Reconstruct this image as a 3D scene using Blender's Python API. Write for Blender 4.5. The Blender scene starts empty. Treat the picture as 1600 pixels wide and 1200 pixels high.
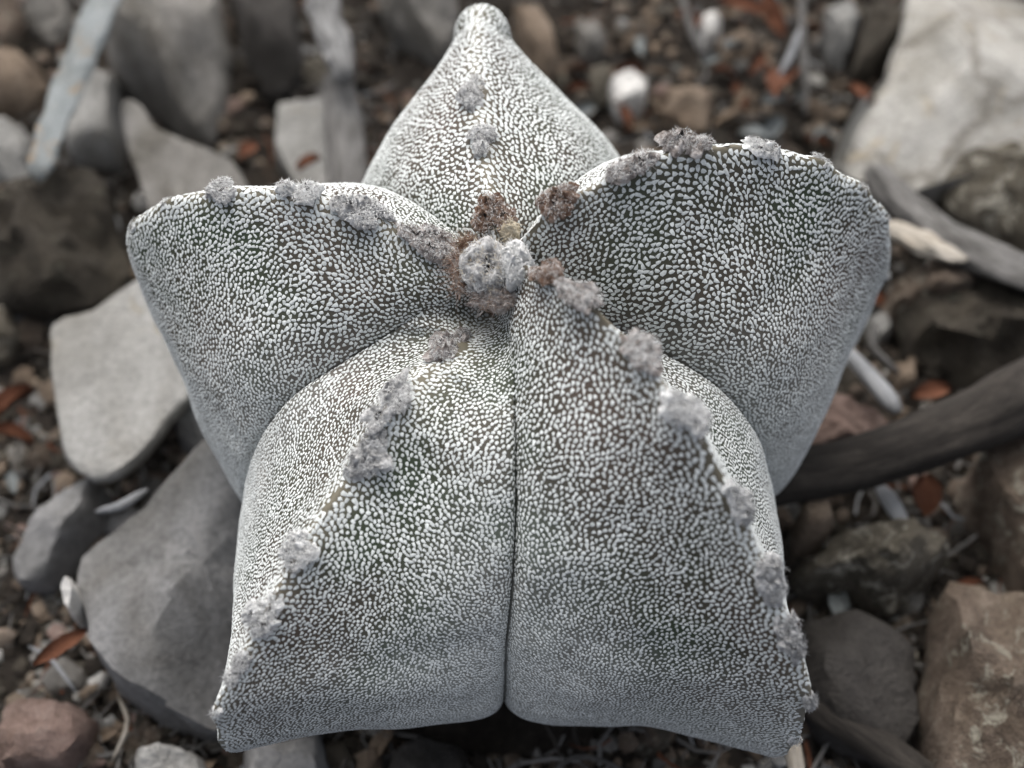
import bpy, bmesh, math, random
import numpy as np
from mathutils import Vector, Matrix, noise
from mathutils.bvhtree import BVHTree
from mathutils.kdtree import KDTree

random.seed(11); RNG = np.random.default_rng(11)
SC = bpy.context.scene
COL = SC.collection
SC.unit_settings.system = 'METRIC'
SC.unit_settings.scale_length = 0.01            # one unit is one centimetre

# ------------------------------------------------------------------ camera
F = 2000.0; W, H = 1600.0, 1200.0               # focal length in pixels of the photograph
ELEV = math.radians(50.0); DIST = 10.0; ROLL = math.radians(-2.0)
GZ = -4.6                                       # ground level; the crown of the cactus is the origin
e = ELEV
fw0 = Vector((0, math.cos(e), -math.sin(e)))
CAM = -DIST * fw0
_u = 785 - 800; _v = 400 - 600
pit = e - math.atan(_v / F); yaw = math.atan(_u / F)
fwd = Vector((0, math.cos(pit), -math.sin(pit))); up = Vector((0, math.sin(pit), math.cos(pit))); rt = Vector((1, 0, 0))
cy, sy = math.cos(-yaw), math.sin(-yaw)
f2 = fwd * cy + rt * sy; r2 = rt * cy - fwd * sy
cr, sr = math.cos(ROLL), math.sin(ROLL)
RT = r2 * cr + up * sr; UP = up * cr - r2 * sr; FW = f2
cam_d = bpy.data.cameras.new('camera'); cam = bpy.data.objects.new('camera', cam_d); COL.objects.link(cam)
M = Matrix((RT, UP, -FW)).transposed().to_4x4(); M.translation = CAM
cam.matrix_world = M
cam_d.sensor_width = 36; cam_d.lens = F / W * 36
cam_d.clip_start = 0.1; cam_d.clip_end = 5000
cam_d.dof.use_dof = True; cam_d.dof.focus_distance = 10.1
cam_d.dof.aperture_fstop = 0.20
SC.camera = cam

# ------------------------------------------------------------------ light
SUN_EL, SUN_AZ = math.radians(60), math.radians(-12)   # azimuth measured from +Y (behind the plant) towards +X
wd = bpy.data.worlds.new('World'); SC.world = wd; wd.use_nodes = True
nt = wd.node_tree; bg = nt.nodes['Background']
sky = nt.nodes.new('ShaderNodeTexSky'); sky.sky_type = 'NISHITA'; sky.sun_disc = False
sky.sun_elevation = SUN_EL; sky.sun_rotation = SUN_AZ
sky.air_density = 0.45; sky.dust_density = 6.0; sky.ozone_density = 0.6
hs = nt.nodes.new('ShaderNodeHueSaturation'); hs.inputs['Saturation'].default_value = 0.5      # thin overcast: paler than clear sky
nt.links.new(sky.outputs[0], hs.inputs['Color']); nt.links.new(hs.outputs[0], bg.inputs[0]); bg.inputs[1].default_value = 0.15
sd = bpy.data.lights.new('sun', 'SUN'); sd.energy = 0.75; sd.angle = math.radians(100); sd.color = (.97, 1, .98)
sun = bpy.data.objects.new('sun', sd); COL.objects.link(sun)
dirv = Vector((math.sin(SUN_AZ) * math.cos(SUN_EL), math.cos(SUN_AZ) * math.cos(SUN_EL), math.sin(SUN_EL)))
sun.rotation_euler = dirv.to_track_quat('Z', 'Y').to_euler(); sun.location = dirv * 60
SC.view_settings.view_transform = 'Standard'; SC.view_settings.look = 'None'
SC.view_settings.exposure = 0.86; SC.view_settings.gamma = 1.0; SC.view_settings.use_curve_mapping = False
SC.cycles.use_denoising = True
SC.cycles.max_bounces = 6

# ------------------------------------------------------------------ helpers
def ray(x, y):
    return (FW + RT * ((x - 800) / F) - UP * ((y - 600) / F))
def at(x, y, z):
    v = ray(x, y); t = (z - CAM.z) / v.z
    return CAM + v * t
def on_plane(x, y, az):
    v = ray(x, y); n = Vector((math.cos(az), math.sin(az), 0)); d = Vector((-math.sin(az), math.cos(az), 0))
    t = -CAM.dot(n) / v.dot(n); P = CAM + v * t
    return (P.dot(d), P.z)
def px_size(p):                                 # centimetres per photograph pixel at a point
    return (Vector(p) - CAM).dot(FW) / F

def tag(o, label=None, cat=None, group=None, kind=None):
    if label: o['label'] = label
    if cat: o['category'] = cat
    if group: o['group'] = group
    if kind: o['kind'] = kind
    return o
def mesh_obj(name, verts, faces, mats, parent=None, smooth=True, midx=None):
    me = bpy.data.meshes.new(name)
    me.from_pydata([tuple(v) for v in verts], [], faces)
    for m in (mats if isinstance(mats, (list, tuple)) else [mats]): me.materials.append(m)
    if midx is not None: me.polygons.foreach_set('material_index', midx)
    if smooth: me.polygons.foreach_set('use_smooth', [True] * len(me.polygons))
    me.update()
    o = bpy.data.objects.new(name, me); COL.objects.link(o)
    if parent: o.parent = parent
    return o
def fast_mesh(name, V, Fc, mat, parent=None, smooth=True):
    """V (n,3) array, Fc (m,3) triangle array"""
    me = bpy.data.meshes.new(name)
    me.vertices.add(len(V)); me.vertices.foreach_set('co', np.asarray(V, 'f').ravel())
    m, k = Fc.shape
    me.loops.add(m * k); me.loops.foreach_set('vertex_index', np.asarray(Fc, 'i').ravel())
    me.polygons.add(m); me.polygons.foreach_set('loop_start', np.arange(0, m * k, k, dtype='i'))
    me.polygons.foreach_set('loop_total', np.full(m, k, 'i'))
    me.polygons.foreach_set('use_smooth', np.full(m, smooth))
    me.materials.append(mat); me.update(calc_edges=True); me.validate()
    o = bpy.data.objects.new(name, me); COL.objects.link(o)
    if parent: o.parent = parent
    return o

# ------------------------------------------------------------------ materials
def new_mat(name, rough=0.85):
    m = bpy.data.materials.new(name); m.use_nodes = True
    b = m.node_tree.nodes['Principled BSDF']; b.inputs['Roughness'].default_value = rough
    b.inputs['Specular IOR Level'].default_value = 0.25
    return m, m.node_tree, b
def N(nt, t, **kw):
    n = nt.nodes.new(t)
    for k, v in kw.items():
        if k in n.inputs: n.inputs[k].default_value = v
        else: setattr(n, k, v)
    return n
def ramp(nt, fac, stops):
    r = nt.nodes.new('ShaderNodeValToRGB'); cr_ = r.color_ramp
    while len(cr_.elements) < len(stops): cr_.elements.new(0.5)
    for el, (p, c) in zip(cr_.elements, stops):
        el.position = p; el.color = (*c, 1) if len(c) == 3 else c
    nt.links.new(fac, r.inputs[0]); return r.outputs[0]
def stone_mat(name, cols, scale=1.0, bump=0.03, rough=0.9, spots=None, spot_amt=0.5, crack=0.0):
    """cols: three base colours mixed by noise at two scales; spots: colour of lichen or mineral specks"""
    m, nt, b = new_mat(name, rough); L = nt.links.new
    tc = N(nt, 'ShaderNodeTexCoord')
    n1 = N(nt, 'ShaderNodeTexNoise', Scale=0.9 * scale, Detail=8.0, Roughness=0.62, Distortion=0.4)
    n2 = N(nt, 'ShaderNodeTexNoise', Scale=5.0 * scale, Detail=6.0, Roughness=0.7)
    n3 = N(nt, 'ShaderNodeTexNoise', Scale=26.0 * scale, Detail=4.0, Roughness=0.7)
    for n in (n1, n2, n3): L(tc.outputs['Object'], n.inputs['Vector'])
    c1 = ramp(nt, n1.outputs[0], [(0.32, cols[0]), (0.52, cols[1]), (0.70, cols[2])])
    c2 = ramp(nt, n2.outputs[0], [(0.30, cols[0]), (0.50, cols[1]), (0.72, cols[2])])
    mx = N(nt, 'ShaderNodeMixRGB'); mx.inputs[0].default_value = 0.45; L(c1, mx.inputs[1]); L(c2, mx.inputs[2])
    out = mx.outputs[0]
    mm = N(nt, 'ShaderNodeMixRGB', blend_type='MULTIPLY'); mm.inputs[0].default_value = 0.7
    L(out, mm.inputs[1]); L(ramp(nt, n3.outputs[0], [(0.3, (.55, .55, .55)), (0.6, (1.15, 1.15, 1.15))]), mm.inputs[2]); out = mm.outputs[0]
    n5 = N(nt, 'ShaderNodeTexNoise', Scale=.45 * scale, Detail=3.0, Distortion=1.2); L(tc.outputs['Object'], n5.inputs['Vector'])
    m5 = N(nt, 'ShaderNodeMixRGB', blend_type='MULTIPLY'); m5.inputs[0].default_value = .8
    L(out, m5.inputs[1]); L(ramp(nt, n5.outputs[0], [(.36, (.66, .64, .60)), (.50, (1, 1, 1)), (.64, (1.12, 1.12, 1.14))]), m5.inputs[2]); out = m5.outputs[0]
    if crack:
        wv = N(nt, 'ShaderNodeTexVoronoi', feature='DISTANCE_TO_EDGE', Scale=.55 * scale)
        dv = N(nt, 'ShaderNodeMixRGB', blend_type='ADD'); dv.inputs[0].default_value = .45; L(tc.outputs['Object'], dv.inputs[1]); L(n2.outputs[1], dv.inputs[2]); L(dv.outputs[0], wv.inputs['Vector'])
        mc = N(nt, 'ShaderNodeMixRGB', blend_type='MULTIPLY'); mc.inputs[0].default_value = crack
        L(out, mc.inputs[1]); L(ramp(nt, wv.outputs[0], [(.0, (.35, .32, .28)), (.035, (1, 1, 1))]), mc.inputs[2]); out = mc.outputs[0]
    if spots:
        n4 = N(nt, 'ShaderNodeTexNoise', Scale=3.1 * scale, Detail=9.0, Roughness=0.75, Distortion=0.8); L(tc.outputs['Object'], n4.inputs['Vector'])
        f = ramp(nt, n4.outputs[0], [(0.62 - 0.14 * spot_amt, (0, 0, 0)), (0.66 - 0.08 * spot_amt, (1, 1, 1))])
        ms = N(nt, 'ShaderNodeMixRGB'); L(f, ms.inputs[0]); L(out, ms.inputs[1]); ms.inputs[2].default_value = (*spots, 1); out = ms.outputs[0]
    L(out, b.inputs['Base Color'])
    ad = N(nt, 'ShaderNodeMath', operation='ADD'); L(n2.outputs[0], ad.inputs[0])
    ml = N(nt, 'ShaderNodeMath', operation='MULTIPLY'); ml.inputs[1].default_value = 0.45; L(n3.outputs[0], ml.inputs[0]); L(ml.outputs[0], ad.inputs[1])
    bp = N(nt, 'ShaderNodeBump', Strength=1.0, Distance=bump * 3); L(ad.outputs[0], bp.inputs['Height']); L(bp.outputs[0], b.inputs['Normal'])
    return m
def g(v, r=1.0, bl=1.0): return (v * r, v, v * bl)

MS = {
 'pale':   stone_mat('pale limestone', [(.22,.215,.19), (.40,.39,.36), (.52,.51,.48)], .7, .03, crack=.7, spots=(.33,.29,.22), spot_amt=.25),
 'grey':   stone_mat('grey limestone', [(.17,.168,.155), (.26,.258,.245), (.34,.337,.32)], .6, .02, crack=.25, spots=(.20,.18,.14), spot_amt=.15),
 'grey_warm': stone_mat('warm grey stone', [(.13,.125,.11), (.22,.21,.192), (.31,.30,.28)], 1.1, .03, spots=(.30,.29,.26), spot_amt=.25, crack=.3),
 'slate':  stone_mat('slate grey stone', [(.11,.11,.11), (.17,.17,.168), (.235,.23,.225)], .6, .010, crack=.3),
 'dark':   stone_mat('dark stone', [(.04,.036,.033), (.065,.06,.055), (.10,.093,.083)], 1., .04),
 'mossy':  stone_mat('brown crusted stone', [(.04,.034,.027), (.085,.073,.057), (.15,.13,.10)], 1.6, .06, spots=(.13,.125,.095), spot_amt=.3),
 'tan':    stone_mat('tan stone', [(.14,.10,.07), (.27,.21,.155), (.40,.33,.26)], 1.4, .04),
 'tan_mottled': stone_mat('mottled tan stone', [(.055,.042,.032), (.20,.155,.12), (.40,.34,.27)], 1.3, .05, spots=(.33,.31,.25), spot_amt=.5),
 'pink':   stone_mat('pinkish stone', [(.14,.095,.075), (.28,.20,.17), (.42,.34,.30)], 1.6, .04),
 'white':  stone_mat('white quartz chip', [(.45,.44,.42), (.60,.59,.56), (.70,.69,.66)], 1., .01),
 'lichen': stone_mat('lichen stone', [(.05,.045,.034), (.13,.115,.09), (.24,.215,.165)], 1.3, .05, spots=(.40,.38,.32), spot_amt=.6),
 'soil':   stone_mat('soil', [(.028,.022,.017), (.062,.051,.040), (.12,.098,.078)], 2.2, .12, rough=1.0),
 'rust':   stone_mat('rusty leaf', [(.07,.028,.016), (.13,.052,.028), (.19,.09,.05)], 2.0, .01),
 'straw':  stone_mat('weathered straw', [(.12,.13,.13), (.22,.24,.24), (.34,.36,.36)], 1.0, .01, spots=(.26,.19,.12), spot_amt=.5),
}
def wood_mat(name, cols, bump=.03, sx=1.0):
    m, nt, b = new_mat(name, .9); L = nt.links.new
    uv = N(nt, 'ShaderNodeUVMap'); mp = N(nt, 'ShaderNodeMapping'); mp.inputs['Scale'].default_value = (9 * sx, 1.2, 1)
    L(uv.outputs[0], mp.inputs[0])
    n1 = N(nt, 'ShaderNodeTexNoise', Scale=1.6, Detail=9.0, Roughness=.7, Distortion=.3); L(mp.outputs[0], n1.inputs['Vector'])
    tc = N(nt, 'ShaderNodeTexCoord'); n2 = N(nt, 'ShaderNodeTexNoise', Scale=2.2, Detail=7.0, Roughness=.7); L(tc.outputs['Object'], n2.inputs['Vector'])
    c1 = ramp(nt, n1.outputs[0], [(.33, cols[0]), (.5, cols[1]), (.68, cols[2])])
    c2 = ramp(nt, n2.outputs[0], [(.33, cols[0]), (.52, cols[1]), (.7, cols[2])])
    mx = N(nt, 'ShaderNodeMixRGB'); mx.inputs[0].default_value = .4; L(c1, mx.inputs[1]); L(c2, mx.inputs[2]); L(mx.outputs[0], b.inputs['Base Color'])
    bp = N(nt, 'ShaderNodeBump', Strength=1., Distance=bump * 3); L(n1.outputs[0], bp.inputs['Height']); L(bp.outputs[0], b.inputs['Normal'])
    return m
MW = {
 'char': wood_mat('dark bark', [(.020,.018,.016), (.040,.035,.030), (.085,.074,.063)], .03),
 'weathered': wood_mat('weathered wood', [(.07,.065,.06), (.28,.28,.275), (.55,.55,.54)], .05),
 'greywood': wood_mat('grey wood', [(.05,.047,.043), (.15,.145,.137), (.30,.295,.285)], .03),
 'palewood': wood_mat('pale wood', [(.14,.145,.15), (.30,.31,.32), (.48,.49,.50)], .02),
 'cream': wood_mat('cream wood', [(.20,.17,.13), (.42,.38,.32), (.62,.59,.53)], .02),
}

# ------------------------------------------------------------------ ground
ax = np.concatenate([-np.geomspace(2500, 16, 16), np.linspace(-14, 14, 225), np.geomspace(16, 2500, 16)])
gx, gy = np.meshgrid(ax, ax); n = len(ax)
gz = np.empty_like(gx)
for a in range(n):
    for b_ in range(n):
        x, y = gx[a, b_], gy[a, b_]
        r_ = max(abs(x), abs(y))
        if r_ < 17:
            z = .35 * noise.fractal(Vector((x * .45, y * .45, 3)), 1.0, 2.0, 3) + .10 * noise.fractal(Vector((x * 2.6, y * 2.6, 7)), .9, 2.1, 3)
        else: z = .6 * noise.noise(Vector((x * .1, y * .1, 3)))
        gz[a, b_] = GZ + z - .1
V = np.stack([gx, gy, gz], -1).reshape(-1, 3)
i = np.arange(n * n).reshape(n, n)
Q = np.stack([i[:-1, :-1], i[:-1, 1:], i[1:, 1:], i[1:, :-1]], -1).reshape(-1, 4)
ground = fast_mesh('ground', V, Q, MS['soil']); tag(ground, 'dark brown stony soil of the desert floor', kind='structure')
def ground_z(x, y):
    return GZ - .1 + .35 * noise.fractal(Vector((x * .45, y * .45, 3)), 1.0, 2.0, 3)

# ------------------------------------------------------------------ the star cactus
def project(P):
    q = np.asarray(P) - np.array(CAM); z = q @ np.array(FW)
    return np.stack([800 + F * (q @ np.array(RT)) / z, 600 - F * (q @ np.array(UP)) / z], -1)
cactus = bpy.data.objects.new('star_cactus', None); COL.objects.link(cactus); cactus.location = (0, 0, GZ)
tag(cactus, 'five-ribbed grey star-shaped cactus speckled all over with tiny white flecks', 'cactus')
KEEP = Matrix.Translation((0, 0, -GZ))
R_ = math.radians
RIBS = [
 dict(az=R_(4.0), eps=.17, B=[.02,.06,.07,.06,.05], C=[0,.03,.07,.05,.03], rz=[(.10,.05),(.42,.10),(1.0,.12),(1.7,.14),(2.4,.10),(2.85,-.02),(3.12,-.20),(3.32,-.70),(3.4,-1.6),(3.45,-2.6),(3.1,-3.7),(2.7,-4.8)]),
 dict(az=R_(-72), eps=.10, C=[0,.02,.03,.03,.02], px=[(835,352),(870,320),(930,290),(985,262),(1085,232),(1180,232),(1270,252),(1340,288),(1378,330),(1390,375),(1378,440),(1345,510),(1305,572)], tail=[(3.15,-4.0),(2.7,-4.9)]),
 dict(az=R_(-144), eps=.045, B=[.01,.045,.045,.04,.04], C=[0,.05,.065,.06,.03], px=[(850,425),(905,455),(990,545),(1075,645),(1140,770),(1190,880),(1228,970),(1256,1050),(1262,1100),(1245,1150),(1205,1183)], tail=[(2.9,-3.4),(2.3,-4.8)]),
 dict(az=R_(144), eps=.045, B=[.01,.045,.045,.04,.04], C=[0,.05,.065,.06,.03], px=[(785,472),(710,540),(610,630),(560,720),(470,860),(415,955),(370,1045),(340,1100),(338,1135),(368,1178)], tail=[(2.9,-3.3),(2.3,-4.8)]),
 dict(az=R_(72), px=[(705,398),(655,375),(560,332),(460,302),(350,298),(260,318),(212,350),(200,385),(223,445),(262,525)], tail=[(2.98,-4.0),(2.5,-4.9)], eps=.10, C=[0,.02,.03,.03,.02], B=[.02,.08,.05,.02,.02]),
]
GR = [(.08,-.12),(.30,-.22),(.55,-.20),(1.0,-.28),(1.5,-.50),(2.0,-.95),(2.37,-1.5),(2.58,-2.15),(2.60,-2.85),(2.32,-3.6),(1.95,-4.3),(1.7,-4.9)]
NT = 150
def catmull(pts, n):
    P = np.array(pts, float); P = np.vstack([2 * P[0] - P[1], P, 2 * P[-1] - P[-2]])
    out = []
    for k in range(1, len(P) - 2):
        for t in np.linspace(0, 1, 24, endpoint=False):
            a, b, c, d = P[k - 1], P[k], P[k + 1], P[k + 2]
            out.append(.5 * ((2 * b) + (c - a) * t + (2 * a - 5 * b + 4 * c - d) * t * t + (3 * b - a - 3 * c + d) * t ** 3))
    out.append(P[-2]); out = np.array(out)
    for _ in range(30): out[1:-1] = .5 * out[1:-1] + .25 * (out[:-2] + out[2:])
    s = np.r_[0, np.cumsum(np.linalg.norm(np.diff(out, axis=0), axis=1))]
    q = np.linspace(0, s[-1], n)
    return np.stack([np.interp(q, s, out[:, c]) for c in range(out.shape[1])], 1)
for k_, rb in enumerate(RIBS):
    if 'rz' not in rb:
        rb['rz'] = [(.10, .05)] + [on_plane(x, y, rb['az']) for x, y in rb['px']] + rb['tail']
    c = catmull(rb['rz'], NT); a = rb['az']
    if k_ == 0: a = a + np.radians(np.interp(c[:, 0], [0, 1.6, 2.6, 3.6], [1.5, .5, -1.5, -3.5]))
    rb['R'] = np.stack([-np.sin(a) * c[:, 0], np.cos(a) * c[:, 0], c[:, 1]], 1)
NR = 5
GAZ = []
for k in range(NR):
    a, b = RIBS[k]['az'], RIBS[(k + 1) % NR]['az']
    if b > a: b -= 2 * math.pi
    GAZ.append((a + b) / 2)
GMOD = [dict(s=1.04), dict(s=.95), dict(), dict(s=.95), dict(s=.98)]
GROOVES = []
for k in range(NR):
    a = GAZ[k] + GMOD[k].get('da', 0); s = GMOD[k].get('s', 1)
    c = catmull([(r * s, z - (.30 * math.exp(-((r - 1.25) / .65) ** 2) if k in (1, 3) else 0)) for r, z in GR], NT)
    if k == 2: a = a + np.radians(np.interp(np.linspace(0, 1, NT), [0, .2, .5, 1], [10, 4, -1, -3.5]))
    GROOVES.append(np.stack([-np.sin(a) * c[:, 0], np.cos(a) * c[:, 0], c[:, 1]], 1))
# areoles: photograph positions along each ridge, with a size and a tint (0 grey white, 1 brown)
AREOLES = [
 [(750,342,1.15,1.),(752,222,1.1,.15),(742,143,1.0,.1)],
 [(868,322,1.35,.8),(998,285,1.25,.3),(1075,250,1.2,.3),(1185,258,1.0,.05),(1272,268,.7,0),(1340,296,.55,0),(1376,342,.5,.1),(1384,425,.5,0),(1350,500,.5,0),(1312,565,.45,0)],
 [(860,415,1.1,1.),(903,458,1.2,.5),(992,545,1.25,.25),(1075,640,1.25,.05),(1143,790,1.15,.0),(1195,900,1.2,.1),(1230,990,.92,.1),(1250,1085,.9,.1),(1240,1150,.6,0)],
 [(786,482,1.3,.8),(712,545,1.35,.35),(610,632,1.2,.1),(574,705,1.25,.1),(470,862,1.05,.0),(415,957,1.05,.0),(376,1046,.9,.2),(344,1110,.5,.1)],
 [(660,386,1.3,.35),(560,345,1.3,.1),(460,316,1.1,.0),(350,318,1.0,.1),(272,322,.6,0),(216,352,.5,0)],
]
for k, rb in enumerate(RIBS):
    q = project(rb['R']); rb['ar'] = []
    for (x, y, s, t) in AREOLES[k]:
        j = int(((q - (x, y)) ** 2).sum(1)[:(60 if k == 0 else 118)].argmin()); rb['ar'].append((j, s, t))

vs = np.unique(np.concatenate([np.linspace(0, .12, 9), np.linspace(.12, .88, 26), np.linspace(.88, 1, 11)]))
NV = len(vs)
def flank(k, side):
    """grid (NT, NV, 3) from the ridge of rib k to its groove; side +1 the next groove, -1 the previous one"""
    rb = RIBS[k]; R = rb['R']; G = GROOVES[k] if side > 0 else GROOVES[(k - 1) % NR]
    a = rb['az']; nrm = np.array([math.cos(a), math.sin(a), 0.0])
    ch = G - R
    A = (ch @ nrm)[:, None] * nrm; I = ch - A
    T = np.gradient(R * .5 + G * .5, axis=0)
    nn = np.cross(T, ch); nn /= np.linalg.norm(nn, axis=1)[:, None] + 1e-9
    mid = (R + G) / 2; outw = mid.copy(); outw[:, 2] = 0
    sgn = np.sign((nn * (A * 1.0)).sum(1) + .3 * (nn * outw).sum(1)); nn *= sgn[:, None]
    v = vs[None, :, None]; EPS = rb.get('eps', .065)
    w = (np.sqrt(v ** 2 + EPS ** 2) - EPS) / (math.sqrt(1 + EPS ** 2) - EPS)
    P = R[:, None] + A[:, None] * v + I[:, None] * w
    L = np.linalg.norm(ch, axis=1)[:, None, None]
    t = np.linspace(0, 1, NT)[:, None, None]
    B = np.interp(t, [0, .1, .35, .6, 1], rb.get('B', [.02, .08, .07, .05, .05]))
    Cc = np.interp(t, [0, .2, .4, .6, 1], rb.get('C', [0, .02, .035, .05, .03]))
    if (k, side) in ((3, 1), (2, -1)):                                # outer flanks of the two front ribs
        B = np.interp(t, [0, .12, .35, .6, 1], [0, -.03, -.02, .05, .06]); Cc = np.interp(t, [0, .12, .4, .6, 1], [0, .05, .05, .05, .03])
    P = P + nn[:, None] * (L * (B * np.sin(np.pi * v ** 2.0) - Cc * np.sin(np.pi * v ** (1.1 if k == 0 else .9))))
    ax_ = P.copy(); ax_[..., 2] = 0; ax_ /= np.linalg.norm(ax_, axis=2)[..., None] + 1e-9
    P -= ax_ * (.13 * np.exp(-(1 - v) / .022)) * np.clip(t * 8, .15, 1)
    # knobs that carry the areoles, scalloped ridge
    jj = np.arange(NT)[:, None, None]
    bump = 0
    for (j, s, tt) in rb['ar']:
        bump = bump + (s * .035 + (.008 if s < .8 else 0)) * np.exp(-((jj - j) / (1.9 if s > .8 else 3.6)) ** 2) * np.exp(-(v * L / .16) ** 2)
    rad = R.copy(); rad[:, 2] += 0; 
    Tn = np.gradient(R, axis=0); rn = np.cross(nrm, Tn); rn /= np.linalg.norm(rn, axis=1)[:, None]
    s_ = np.sign((rn * (R - np.array([0, 0, -2.5]))).sum(1)); rn *= s_[:, None]
    P = P + rn[:, None] * bump
    if k == 0:                                                       # the blunt knob that ends the back rib
        jt = int(np.argmin(project(R)[:80, 1])); c0 = R[jt] - rn[jt] * .20
        dv = P - c0; dl = np.linalg.norm(dv, axis=2)[..., None] + 1e-9
        P = np.where((dl < .27), c0 + dv / dl * (.27 * .75 + dl * .25), P)
    # gentle swellings
    for i in range(1, NT):
        for j in range(NV):
            p = Vector(P[i, j]); f = .06 * noise.noise(p * .9) + .022 * noise.noise(p * 2.7 + Vector((5, 0, 0))) + (.008 if k in (2, 3) else .026) * noise.noise(Vector((i * .16 + 2 * noise.noise(p * .5), k * 5 + side, vs[j] * .9)))
            fz = min(1, vs[j] * 8 + .35) * min(1, (1 - vs[j]) * 12)
            P[i, j] += np.array(ax_[i, j]) * f * fz
            if vs[j] < .12:
                P[i, j] += rn[i] * .022 * noise.noise(p * 5) * (1 - vs[j] / .12)
    return P

skin, nt_, b_ = new_mat('cactus skin', .6); L_ = nt_.links.new
tc = N(nt_, 'ShaderNodeTexCoord')
n1 = N(nt_, 'ShaderNodeTexNoise', Scale=.7, Detail=3.0); L_(tc.outputs['Object'], n1.inputs['Vector'])
n2 = N(nt_, 'ShaderNodeTexNoise', Scale=9., Detail=5.0, Roughness=.7); L_(tc.outputs['Object'], n2.inputs['Vector'])
base = ramp(nt_, n1.outputs[0], [(.38, (.036, .050, .030)), (.52, (.060, .054, .041)), (.66, (.085, .066, .053))])
at_r = N(nt_, 'ShaderNodeAttribute', attribute_name='ridge')
mxr = N(nt_, 'ShaderNodeMixRGB'); L_(at_r.outputs['Fac'], mxr.inputs[0]); L_(base, mxr.inputs[1]); mxr.inputs[2].default_value = (.15, .135, .10, 1)
at_f = N(nt_, 'ShaderNodeAttribute', attribute_name='farina')
ff_ = N(nt_, 'ShaderNodeMath', operation='MULTIPLY'); L_(at_f.outputs['Fac'], ff_.inputs[0])
L_(ramp(nt_, n2.outputs[0], [(.3, (.45, .45, .45)), (.65, (1, 1, 1))]), ff_.inputs[1])
mxf = N(nt_, 'ShaderNodeMixRGB'); L_(ff_.outputs[0], mxf.inputs[0]); L_(mxr.outputs[0], mxf.inputs[1]); mxf.inputs[2].default_value = (.42, .44, .42, 1)
L_(mxf.outputs[0], b_.inputs['Base Color'])
bp = N(nt_, 'ShaderNodeBump', Strength=.6, Distance=.02); L_(n2.outputs[0], bp.inputs['Height']); L_(bp.outputs[0], b_.inputs['Normal'])

fleck_m, nt_, b_ = new_mat('white trichome flecks', .9); L_ = nt_.links.new
tc = N(nt_, 'ShaderNodeTexCoord'); n1 = N(nt_, 'ShaderNodeTexNoise', Scale=30., Detail=2.0); L_(tc.outputs['Object'], n1.inputs['Vector'])
L_(ramp(nt_, n1.outputs[0], [(.3, (.46, .485, .475)), (.55, (.63, .66, .645)), (.7, (.76, .79, .775))]), b_.inputs['Base Color'])
b_.inputs['Specular IOR Level'].default_value = .1

def wool_mat(name, cols):
    m, nt, b = new_mat(name, .95); L = nt.links.new
    tc = N(nt, 'ShaderNodeTexCoord'); n1 = N(nt, 'ShaderNodeTexNoise', Scale=14., Detail=5.0, Roughness=.75); L(tc.outputs['Object'], n1.inputs['Vector'])
    L(ramp(nt, n1.outputs[0], [(.30, cols[0]), (.47, cols[1]), (.62, cols[2])]), b.inputs['Base Color'])
    bp = N(nt, 'ShaderNodeBump', Strength=1., Distance=.05); L(n1.outputs[0], bp.inputs['Height']); L(bp.outputs[0], b.inputs['Normal'])
    b.inputs['Specular IOR Level'].default_value = .05
    return m
WOOL = {'white': wool_mat('white wool', [(.45,.455,.45), (.70,.71,.70), (.84,.85,.84)]),
        'grey': wool_mat('grey wool', [(.12,.12,.118), (.40,.40,.395), (.68,.685,.68)]),
        'brown': wool_mat('brown wool', [(.05,.028,.018), (.17,.105,.075), (.34,.27,.22)]),
        'mixed': wool_mat('grey brown wool', [(.08,.06,.05), (.29,.26,.24), (.56,.53,.51)]),
        'cream': wool_mat('cream wool', [(.30,.24,.15), (.55,.48,.36), (.72,.67,.55)]),
        'black': wool_mat('black fibres and pit shade', [(.01,.01,.01), (.02,.018,.018), (.04,.035,.033)])}  # dark strands, and the shade painted into the wool pits

ALLP = []      # per flank grids, to place flecks
for k in range(NR):
    PL = flank(k, -1); PR = flank(k, +1)
    grid = np.concatenate([PL[:, ::-1], PR[:, 1:]], axis=1)           # groove, ridge, groove
    vv = np.concatenate([-vs[::-1], vs[1:]])
    RIBS[k]['grid'] = grid; RIBS[k]['vv'] = vv
def farina_at(P, v):
    z = P[..., 2]
    lo = np.clip((-z - 1.3) / 1.9, 0, 1)
    gr = np.clip((abs(v) - .90) / .10, 0, 1) * np.clip((-z - .8) / 1.5, 0, 1)
    side = np.clip((abs(v) - .45) / .4, 0, 1) * np.clip((-z - .3) / 1.3, 0, 1)
    return np.clip(.95 * lo + .25 * gr + .45 * side, 0, .95)
ribs_o = []
for k in range(NR):
    gdd = RIBS[k]['grid']; nu = gdd.shape[1]
    idx = np.arange(NT * nu).reshape(NT, nu)
    Q = np.stack([idx[:-1, :-1], idx[:-1, 1:], idx[1:, 1:], idx[1:, :-1]], -1).reshape(-1, 4)
    V = gdd.reshape(-1, 3) - np.array([0, 0, GZ])
    o = fast_mesh('rib', V, Q, skin, cactus)
    vv = np.tile(RIBS[k]['vv'], (NT, 1))
    chord = np.linalg.norm(gdd[:, -1] - gdd[:, nu // 2], axis=1)[:, None]
    rdg = np.exp(-(abs(vv) * chord / .16) ** 2) * .9
    far = farina_at(gdd, vv)
    for nm, arr in (('ridge', rdg), ('farina', far)):
        at_ = o.data.attributes.new(nm, 'FLOAT', 'POINT'); at_.data.foreach_set('value', arr.astype('f').ravel())
    ribs_o.append(o)

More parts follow.
